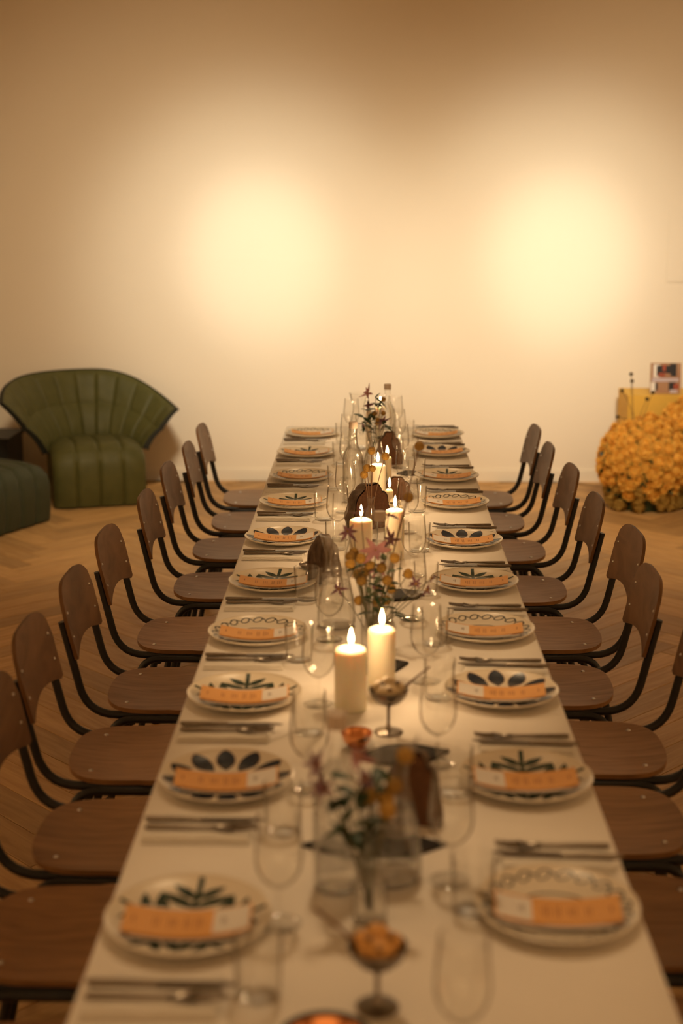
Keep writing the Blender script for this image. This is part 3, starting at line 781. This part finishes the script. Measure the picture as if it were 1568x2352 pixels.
def board(label, x, y, rz, L, W):
    pts = [(-L/2, -.004), (-L*.20, -W/2), (L*.24, -W*.44), (L/2, .004), (L*.16, W/2), (-L*.12, W*.5)]
    ex, n = .006, len(pts)
    vs = [(px, py, 0) for px, py in pts] + [(px, py, .0055) for px, py in pts] + [(px*(1-ex/L*2), py*(1-ex/W*2), .0075) for px, py in pts]
    fs = [tuple(range(n))[::-1], tuple(range(2*n, 3*n))] + [(i, (i+1) % n, (i+1) % n + n, i+n) for i in range(n)] + [(i+n, (i+1) % n + n, (i+1) % n + 2*n, i+2*n) for i in range(n)]
    o = MB().add(vs, fs).build('slate_board', 'slate', None, False); o.location = (x, y, TT); o.rotation_euler = (0, 0, rz)
    tag(o, label, 'board', 'dark flat angular boards along the table')
board('dark angular board under the front bread behind the carafe', .010, 2.215, 0.0, .245, .10)
board('dark angular board in front of the cream dip goblet', .065, 2.615, .15, .19, .095)
board('dark angular board behind the candle pair', .012, 3.155, .2, .165, .115)
board('dark angular board right of the yellow flower bunch', .082, 3.76, .3, .15, .10)
board('dark angular board behind the right far tumblers', .155, 5.53, .1, .10, .09)

# ------------------------------------------------------------------ cut flowers
def ball_mesh(name, r, mat, amp=.10):
    bm = bmesh.new(); bmesh.ops.create_icosphere(bm, subdivisions=3, radius=r)
    for v in bm.verts: v.co *= 1 + amp*noise.noise(v.co*(9.0/r*.12)) + amp*.5*random.uniform(-1, 1)
    me = bpy.data.meshes.new(name); bm.to_mesh(me); bm.free(); me.materials.append(MATS[mat])
    me.polygons.foreach_set('use_smooth', [True]*len(me.polygons)); return me
BALL = ball_mesh('flower_ball', .0125, 'craspedia', .05); BALLD = ball_mesh('flower_ball', .0115, 'craspedia_dark', .05)
def stem_path(base, head, lean=.35):
    base, head = Vector(base), Vector(head)
    mid = base.lerp(head, .5); mid.x = base.x + (head.x-base.x)*lean; mid.y = base.y + (head.y-base.y)*lean
    return bez(base, mid, head, 10)
def ball_flower(name, label, base, head, size=1.0, dark=False, group=None, smat='stem_green', lean=.35, sr=.0011):
    t = thing(name, label, 'flower', base, 0, group)
    p = [q - Vector(base) for q in stem_path(base, head, lean)]
    MB().tube(p, sr, 6).build('stem', smat, t)
    o = link('flower_head', BALLD if dark else BALL, t); o.location = p[-1]; o.scale = (size,)*3
    o.rotation_euler = (random.random()*3, random.random()*3, 0)
    return t
def petal(b, c, d, up, ln, wd, curl):
    side = d.cross(up).normalized()
    def fn(u, v):
        w_ = wd*math.sin(PI*min(1, u*.96+.04)**.75)*(v-.5)
        return c + d*(ln*u) + up*(curl*ln*u*u + .25*abs(v-.5)*wd) + side*w_
    b.grid(fn, 6, 2)
def star_flower(name, label, base, head, axis, size, mat, group=None, n=6, smat='stem_green', leaves=0, jit=1.0):
    t = thing(name, label, 'flower', base, 0, group)
    p = [q - Vector(base) for q in stem_path(base, head)]
    MB().tube(p, .0011, 6).build('stem', smat, t)
    ax = (Vector(axis).normalized() + jit*Vector((random.uniform(-.7, .7), random.uniform(-.1, .5), random.uniform(-.9, .7)))).normalized(); ref = Vector((0, 0, 1)) if abs(ax.z) < .8 else Vector((1, 0, 0))
    u_ = ax.cross(ref).normalized(); v_ = ax.cross(u_)
    hd = p[-1]
    MB().lathe([(0, -.004), (.003, -.001), (.0036, .002), (0, .006)], 8, tuple(hd)).build('centre', 'craspedia', t)
    for k in range(n):
        a = 2*PI*k/n + random.uniform(-.3, .3)
        d = (u_*math.cos(a) + v_*math.sin(a) + ax*random.uniform(.1, .9)).normalized()
        b = MB(); petal(b, hd, d, ax, size*random.uniform(.55, 1.05), size*.25, random.uniform(-.8, .3)); b.build('petal', mat, t)
    for k in range(leaves):
        i = 5 + k*2 if 5 + k*2 < len(p) else 8
        d = Vector((random.uniform(-1, 1), random.uniform(-.5, .2), random.uniform(-.1, .7))).normalized()
        b = MB(); petal(b, p[i], d, Vector((0, 0, 1)), .042, .018, -.25); b.build('leaf', 'leaf_dark', t)
    return t
def leaf_sprig(label, base, head, mat='leaf_dark', group=None, ln=.04):
    t = thing('leaf_sprig', label, 'foliage', base, 0, group)
    p = [q - Vector(base) for q in stem_path(base, head)]
    MB().tube(p, .0011, 6).build('stem', 'stem_green', t)
    for k, i in enumerate((6, 8, 9, 10, 10)):
        d = Vector((random.uniform(-1, 1), random.uniform(-.6, .3), random.uniform(-.4, .6))).normalized()
        b = MB(); petal(b, p[i], d, Vector((0, -.3, 1)).normalized(), ln*random.uniform(.7, 1.1), ln*.45, -.3); b.build('leaf', mat, t)
    return t
random.seed(21)
def inv(x, y, z=.02): return (x + random.uniform(-.005, .005), y + random.uniform(-.005, .005), TT + z)
V1 = (.003, 1.965); V2 = (.004, 3.285); V3 = (.003, 4.40); V4 = (.012, 5.86)
# front bud vase
for k, h in enumerate([(.054, 1.987, .997), (.038, 1.984, .950), (.002, 1.990, .931), (.026, 1.977, .931), (.028, 1.957, .923)]):
    ball_flower('craspedia', f'yellow ball flower in the front bud vase, {ORD[k+1]} from the top', inv(*V1), h, 1.05, group='ball flowers in the front vase')
for k, (h, m) in enumerate([((-.076, 1.973, .985), 'petal_plum'), ((-.064, 1.973, .948), 'petal_plum'), ((-.014, 1.986, .993), 'petal_pink'), ((-.005, 1.977, .962), 'petal_plum')]):
    star_flower('star_lily', ['plum star flower at the far left of the front vase', 'lower left plum star flower in the front vase', 'upper pink star flower in the front vase', 'central plum star flower in the front vase'][k],
                inv(*V1), h, (random.uniform(-.4, .4), -1, random.uniform(0, .6)), .034, m, 'star flowers in the front vase', leaves=2)
for k, h in enumerate([(-.056, 1.984, .966), (-.036, 1.973, .938), (-.012, 1.986, .909), (.009, 1.989, .976)]):
    leaf_sprig(f'dark green leaf sprig in the front bud vase, {ORD[k+1]} from the left', inv(*V1), h, group='leaf sprigs in the front vase')
# middle bunch
B2 = [(-.019, 3.287, .912), (-.025, 3.302, .859), (.018, 3.293, .855), (.040, 3.305, .859), (.052, 3.306, .888), (.042, 3.278, .916), (.060, 3.276, .971), (-.038, 3.317, .974), (-.021, 3.288, .967), (-.046, 3.287, .954), (-.029, 3.325, .918), (-.046, 3.299, .969), (-.012, 3.317, .925), (.093, 3.299, .927), (.002, 3.307, .944), (.029, 3.283, .945)]
for k, h in enumerate(sorted(B2, key=lambda q: q[0])):
    ball_flower('craspedia', f'yellow ball flower in the middle bunch, {ORD[k+1]} from the left', inv(*V2), h, 1.0, group='ball flowers in the middle bunch')
S2 = [((.014, 3.300, .985), 'petal_pink', .058, 'large pink star flower at the top of the middle bunch'), ((.021, 3.305, .941), 'petal_pink', .036, 'drooping pink star flower in the middle bunch'),
      ((.019, 3.285, .897), 'petal_plum', .030, 'plum star flower in the heart of the middle bunch'), ((.112, 3.30, .900), 'petal_plum', .030, 'plum star flower reaching right from the middle bunch'),
      ((.148, 3.305, .914), 'petal_plum', .028, 'rightmost plum star flower of the middle bunch'), ((.137, 3.278, .893), 'petal_plum', .026, 'lowest right plum star flower of the middle bunch'),
      ((-.074, 3.33, .879), 'petal_plum', .030, 'plum star flower left of the middle bunch beside the carafe')]
for h, m, sz, lab in S2:
    star_flower('star_lily', lab, inv(*V2), h, (random.uniform(-.4, .4), -1, random.uniform(-.1, .5)), sz, m, 'star flowers of the middle bunch', leaves=1, jit=.25 if m == 'petal_pink' else 1.0)
H2 = [((-.022, 3.40, 1.060), 'drooping plum star flower before a candle flame', (.1, -.5, -.8)), ((.047, 3.40, 1.050), 'plum star flower drooping left of the right candle', (.4, -.5, -.6)),
      ((-.054, 3.39, 1.010), 'plum star flower spreading left above the middle carafe', (-.4, -.7, .2)), ((.053, 3.40, .988), 'small plum star flower right of the capped bottle neck', (.3, -.7, -.3))]
for h, lab, ax in H2:
    star_flower('star_lily', lab, inv(*V2), h, ax, .036, 'petal_plum', 'tall star flowers of the middle bunch', smat='stem_brown')
ball_flower('craspedia', 'tallest yellow ball flower on a long leaning stem', inv(*V2), (.121, 3.449, 1.211), 1.0, smat='stem_brown', lean=.5, sr=.0014)
ball_flower('craspedia', 'yellow ball flower before the right wine glass', inv(*V2), (.096, 3.454, 1.081), 1.0, smat='stem_brown', lean=.5, sr=.0014)
for k, h in enumerate([(-.03, 3.29, .945), (.000, 3.30, .955), (.015, 3.27, .905), (.035, 3.29, .96), (.05, 3.29, .905), (.062, 3.30, .935)]):
    leaf_sprig(f'green leaf sprig in the middle bunch, {ORD[k+1]} from the left', inv(*V2), h, 'leaf_sage' if k % 2 else 'leaf_dark', group='leaf sprigs of the middle bunch', ln=.032)
# smoked vase
for k, h in enumerate([(.005, 4.391, 1.034), (.048, 4.386, 1.017), (-.009, 4.393, .978), (.008, 4.377, .980), (-.018, 4.389, .958)]):
    ball_flower('craspedia', ['highest', 'rightmost', 'middle left', 'middle hidden', 'lowest left'][k] + ' yellow ball flower in the smoked bottle vase', (V3[0], V3[1], TT+.02), h, .85 if k == 3 else 1.02,
                group='ball flowers in the smoked vase', smat='stem_brown', lean=.12, sr=.0013)
# dried leaves lying by the short candle
for k, (x, y, z) in enumerate([(.055, 4.70, .085), (.085, 4.72, .07)]):
    t = thing('dried_leaves', ['pale dried leaves curling left of the short candle', 'pale dried leaves right of the short candle'][k], 'leaves', (x, y, TT), 0, 'dried leaves by the short candle')
    for i in range(5):
        b = MB(); a = random.uniform(0, 2*PI)
        petal(b, Vector((random.uniform(-.012, .012), random.uniform(-.01, .01), .012 + i*.013)), Vector((math.cos(a), -abs(math.sin(a))*.5, random.uniform(-.1, .5))).normalized(), Vector((0, -.4, .9)).normalized(), .038, .026, -.2)
        b.build('leaf', 'petal_white', t)
    MB().tube([(0, 0, 0), (.001, 0, .03), (0, 0, .07)], .0015, 6).build('stem', 'stem_brown', t)
# far vase
for k, (h, m) in enumerate([((-.009, 5.848, 1.019), 'petal_pink'), ((-.014, 5.867, .964), 'petal_plum'), ((-.030, 5.865, .895), 'petal_plum'), ((.051, 5.834, .909), 'petal_plum')]):
    star_flower('star_lily', ['topmost pink star flower in the far vase', 'plum star flower under the topmost far bloom', 'drooping plum star flower at the left of the far vase', 'plum star flower at the right of the far vase'][k],
                (V4[0], V4[1], TT+.02), h, (random.uniform(-.3, .3), -.8, .5 if k < 2 else -.6), .046, m, 'star flowers in the far vase', leaves=2)
for k, h in enumerate([(.054, 5.835, .996), (.018, 5.839, .936), (.055, 5.869, .933), (.031, 5.847, .907), (.029, 5.855, .893)]):
    ball_flower('craspedia', f'yellow ball flower in the far vase, {ORD[k+1]} from the top', (V4[0], V4[1], TT+.02), h, .85, group='ball flowers in the far vase', lean=.15)
for k, h in enumerate([(.022, 5.842, .999), (.033, 5.850, .956), (.055, 5.845, .887), (-.027, 5.844, .916)]):
    leaf_sprig(f'dark leaf sprig in the far vase, {ORD[k+1]} from the top', (V4[0], V4[1], TT+.02), h, group='leaf sprigs in the far vase', ln=.05)

# ------------------------------------------------------------------ green armchair (local front = -y)
AC = thing('armchair', 'wide green leather armchair with flared shell back by the far wall', 'armchair', (-1.675, 8.52, 0), math.radians(17))
def channel(s, n):
    f = (s*n) % 1.0
    return (1 - abs(2*f-1)**7)
SW = 0.275
def seat_fn(u, v):
    s = 2*u-1; x = SW*s
    path = [(-.245, .012), (-.262, .10), (-.265, .20), (-.255, .285), (-.225, .335), (-.17, .362), (-.08, .372), (.05, .366), (.20, .355)]
    tt = v*(len(path)-1); i = min(int(tt), len(path)-2); f = tt-i
    y = path[i][0]*(1-f) + path[i+1][0]*f; z = path[i][1]*(1-f) + path[i+1][1]*f
    puff = .016*channel(u, 4); nz_ = min(1, max(0, (z-.25)/.11)); edge = 1 - .035*abs(s)**6
    z2 = z + puff*nz_ - .05*abs(s)**5*nz_; y2 = y - puff*(1-nz_) + .03*abs(s)**6
    return (x, y2, max(z2, .012))
b = MB(); b.grid(seat_fn, 56, 30)
for sd, fl in ((0, False), (1, True)):
    rim = [seat_fn(sd, j/30) for j in range(31)]
    vs = rim + [(p[0], p[1] if p[1] < .18 else .2, .012) for p in rim]
    b.add(vs, [((j, j+31, j+32, j+1) if not fl else (j+1, j+32, j+31, j)) for j in range(30)])
b.build('seat_block', 'green_leather', AC, angle=75)
def shell_fn(u, v, off=0.0):
    t = 2*u-1; th = PI/2*t; a = abs(t)
    bx, by, bz = .29*math.sin(th), -.05 + .33*math.cos(th), .31 + .03*math.cos(th)
    rx, ry = .50*math.sin(th), -.02 + .46*math.cos(th)
    rz_ = .752 - .205*abs(math.sin(th))**2.6
    if t < 0: ry -= .16*a**3; rz_ = .752 - .11*a**4; rx = .545*math.sin(th*.96)
    k = v**1.08
    x = bx + (rx-bx)*k; y = by + (ry-by)*k; z = bz + (rz_-bz)*v
    nrm = Vector((-math.sin(th), -math.cos(th), .30)).normalized()
    seam = .012*(1 - abs(2*((u*11) % 1.0)-1)**10)                      # narrow stitched seams between the flutes
    band = .020*math.sin(PI*min(1, v/.50))**.5 if v < .50 else .012*math.sin(PI*(v-.50)/.50)**.4
    fade = 1 - max(0, (v-.93)/.07)
    wr = .004*noise.noise((u*16, v*5, 2.0))
    return Vector((x, y, z)) + nrm*((seam + band*(1-.35*a) + wr)*fade + off)
b = MB(); b.grid(lambda u, v: shell_fn(u, v), 176, 48, flip=False); b.build('shell_back', 'green_leather', AC, angle=80)
b = MB(); b.grid(lambda u, v: shell_fn(u, v, -.034 + .012*v), 60, 20, flip=True); b.build('shell_outer', 'dark_edge', AC, angle=80)
edge = [shell_fn(0, v/20) for v in range(21)] + [shell_fn(u/60, 1) for u in range(1, 61)] + [shell_fn(1, 1-v/20) for v in range(1, 21)]
edge2 = [shell_fn(0, v/20, -.034 + .012*v/20) for v in range(21)] + [shell_fn(u/60, 1, -.022) for u in range(1, 61)] + [shell_fn(1, 1-v/20, -.034 + .012*(1-v/20)) for v in range(1, 21)]
n = len(edge); b = MB(); b.add(edge + edge2, [(i, i+1, i+1+n, i+n) for i in range(n-1)]); b.build('shell_edge', 'dark_edge', AC, angle=60)
MB().tube([e for e in edge], .005, 8).build('piping', 'dark_edge', AC)
MB().box((-.24, -.20, 0), (.24, .24, .02)).build('base_plate', 'black_lacquer', AC, smooth=False)
# ottoman: channelled block, seen side turned to the right of the photo
OT = thing('ottoman', 'low dark green channelled ottoman in front of the armchair', 'ottoman', (-2.225, 7.745, 0), math.radians(65))
def ott(u, v):
    s = 2*u-1; x = .33*s
    path = [(-.275, .012), (-.285, .09), (-.288, .20), (-.275, .285), (-.24, .325), (-.16, .340), (.0, .345), (.16, .340), (.24, .325), (.275, .285), (.288, .2), (.285, .09), (.275, .012)]
    tt = v*(len(path)-1); i = min(int(tt), len(path)-2); f = tt-i
    y = path[i][0]*(1-f) + path[i+1][0]*f; z = path[i][1]*(1-f) + path[i+1][1]*f
    p = .015*channel(u, 5); nz_ = min(1, max(0, (z-.24)/.09)); sy = -1 if y < 0 else 1
    return (x, y + sy*p*(1-nz_), max(.012, z + p*nz_ - .04*abs(s)**6*nz_))
b = MB(); b.grid(ott, 60, 36)
for sd in (0, 1):
    rim = [ott(sd, j/36) for j in range(37)]
    b.add(rim, [tuple(range(37)) if sd == 0 else tuple(range(37))[::-1]])
b.build('upholstery', 'green_fabric', OT, angle=75)
MB().box((-.30, -.25, 0), (.30, .25, .02)).build('base_plate', 'black_lacquer', OT, smooth=False)
sb = thing('side_table', 'low black side table behind the ottoman at the left edge', 'side table', (-2.52, 8.78, 0))
MB().box((-.30, -.20, .335), (.30, .20, .365)).build('tabletop', 'black_lacquer', sb, smooth=False)
MB().box((-.29, -.19, .03), (.29, .19, .335)).build('body', 'black_lacquer', sb, smooth=False)
for x in (-.26, .26):
    for y in (-.16, .16): MB().box((x-.015, y-.015, 0), (x+.015, y+.015, .03)).build('leg', 'black_lacquer', sb, smooth=False)

# ------------------------------------------------------------------ yellow chrysanthemums, plinth, picture card
def pompon(r):
    b = MB(); n = 74
    for i in range(n):
        zf = 1 - 1.35*(i+.5)/n; ph = i*2.399963
        rr = math.sqrt(max(0, 1-zf*zf)); d = Vector((rr*math.cos(ph), rr*math.sin(ph), zf))
        side = d.cross(Vector((0, 0, 1))); side = side.normalized() if side.length > .01 else Vector((1, 0, 0))
        upv = side.cross(d).normalized()
        L0, L1 = r*.45, r*random.uniform(.88, 1.08); w_ = r*.17
        tip = d*L1 + upv*r*.16*(1-zf)*.6
        mid = d*(L0*.4 + L1*.62)
        b.add([d*L0 - side*w_*.5, d*L0 + side*w_*.5, mid + side*w_ , tip + side*w_*.55, tip - side*w_*.55, mid - side*w_],
              [(0, 1, 2, 5), (5, 2, 3, 4)])
    core = []
    b.lathe([(0, -r*.62), (r*.45, -r*.5), (r*.72, -r*.05), (r*.62, r*.35), (r*.35, r*.62), (0, r*.70)], 12)
    return b
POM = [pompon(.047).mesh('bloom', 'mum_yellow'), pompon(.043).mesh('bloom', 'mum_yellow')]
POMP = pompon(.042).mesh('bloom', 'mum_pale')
random.seed(5)
def mound(label, c, rad, n, name='flower_mound'):
    t = thing(name, label, 'flowers', (c[0], c[1], 0))
    fol, core = MB(), MB()
    core.lathe([(0, .004), (rad[0]*.60, .006), (rad[0]*.80, c[2]*.5), (rad[0]*.88, c[2]), (rad[0]*.80, c[2]+rad[2]*.45), (rad[0]*.5, c[2]+rad[2]*.76), (0, c[2]+rad[2]*.9)], 24,
               mtx=Matrix.Diagonal((1, rad[1]/rad[0], 1, 1)))
    core.build('core', 'leaf_dark', t)
    for i in range(n):
        zf = 1 - 2*(i+.5)/n; ph = i*2.399963 + random.uniform(-.12, .12)
        rr = math.sqrt(1-zf*zf); d = Vector((rr*math.cos(ph), rr*math.sin(ph), zf + random.uniform(-.04, .04)))
        p = Vector((d.x*rad[0], d.y*rad[1], d.z*rad[2]))*random.uniform(.93, 1.03)
        z = c[2] + p.z
        if z < .045: z = .045
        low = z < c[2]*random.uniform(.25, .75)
        if d.y > .72: continue
        nr = Vector((d.x/rad[0], d.y/rad[1], d.z/rad[2])).normalized()
        if low and random.random() < .12:
            continue
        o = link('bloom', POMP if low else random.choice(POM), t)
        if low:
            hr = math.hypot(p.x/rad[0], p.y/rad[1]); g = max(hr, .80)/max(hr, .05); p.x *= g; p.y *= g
        o.location = (p.x, p.y, z); o.rotation_euler = nr.to_track_quat('Z', 'Y').to_euler()
        k = random.uniform(.85, 1.15); o.scale = (k, k, k*.92)
    for i in range(260):
        a = random.uniform(0, 2*PI); zf = random.uniform(-.98, .9); rr = math.sqrt(1-zf*zf)
        d = Vector((rr*math.cos(a), rr*math.sin(a), zf)); p = Vector((d.x*rad[0], d.y*rad[1], c[2] + d.z*rad[2]))*.97
        p.z = max(p.z, .03)
        dd = (d + Vector((random.uniform(-.8, .8), random.uniform(-.8, .8), random.uniform(-.5, .8)))).normalized()
        petal(fol, p, dd, d, .045, .024, -.2)
    f = fol.build('foliage', 'leaf_dark', t); f['kind'] = 'stuff'
    for v in f.data.vertices: v.co.z = max(v.co.z, .004)
    return t
mound('big round mound of yellow chrysanthemums on the floor', (1.632, 8.36, .262), (.252, .235, .262), 235)
mound('second yellow chrysanthemum mound cut by the right photo edge', (1.915, 8.43, .315), (.185, .175, .335), 190)
pl = MB().box((1.575, 8.665, 0), (2.16, 9.02, .632)).build('yellow_plinth', 'plinth_yellow', None, False)
tag(pl, 'yellow box plinth behind the chrysanthemum mounds', 'plinth')
bv = pl.modifiers.new('bevel', 'BEVEL'); bv.width = .004; bv.segments = 2
for k, h in enumerate([(1.519, 8.30, .806), (1.522, 8.28, .768), (1.471, 8.30, .709), (1.618, 8.30, .660), (1.449, 8.28, .557), (1.650, 8.30, .699)]):
    ball_flower('dried_stem', ['tallest dark bobble stem above the yellow mound', 'second tallest dark bobble stem above the yellow mound', 'dark bobble stem arching left from the yellow mound',
                'short dark bobble stem before the yellow plinth', 'lowest left dark bobble stem on the yellow mound', 'dark bobble stem leaning right before the plinth'][k],
                (1.545 + .012*k, 8.36, .5), h, 1.0, dark=True, group='dark bobble stems in the yellow mound', smat='stem_brown', lean=.3, sr=.0016)
pc = thing('picture_card', 'printed picture card leaning on the yellow plinth', 'card', (1.812, 8.735, .633), 0)
TILT = Matrix.Rotation(-.10, 4, 'X')
def panel(name, x0, x1, z0, z1, y, mat, parent):
    return MB().box((x0, y-.0015, z0), (x1, y, z1), TILT).build(name, mat, parent, smooth=False)
cbk = panel('card', -.094, .094, 0, .188, .004, 'photo_brown', pc)
for nm, x0, x1, z0, z1, y, m in [('print_patch', -.075, -.035, .100, .180, .0022, 'menu_white'), ('print_patch', -.055, .030, .110, .172, .0012, 'photo_black'), ('print_patch', -.020, .000, .140, .176, .0002, 'photo_red'),
                                 ('print_patch', -.045, .010, .104, .128, .0002, 'photo_red'), ('print_patch', .026, .066, .106, .184, .0022, 'photo_black'), ('print_patch', -.005, .030, .104, .124, .0000, 'photo_brown'),
                                 ('print_patch', -.082, .080, .074, .096, .0022, 'photo_lilac'), ('print_patch', -.090, -.062, .004, .070, .0022, 'menu_white'), ('print_patch', -.062, -.048, .020, .066, .0012, 'photo_black'),
                                 ('print_patch', .020, .064, .020, .070, .0012, 'photo_black'), ('print_patch', .050, .080, .028, .060, .0004, 'photo_red'), ('print_patch', .028, .072, .004, .026, .0002, 'photo_lilac')]:
    panel(nm, x0, x1, z0, z1, y, m, cbk)
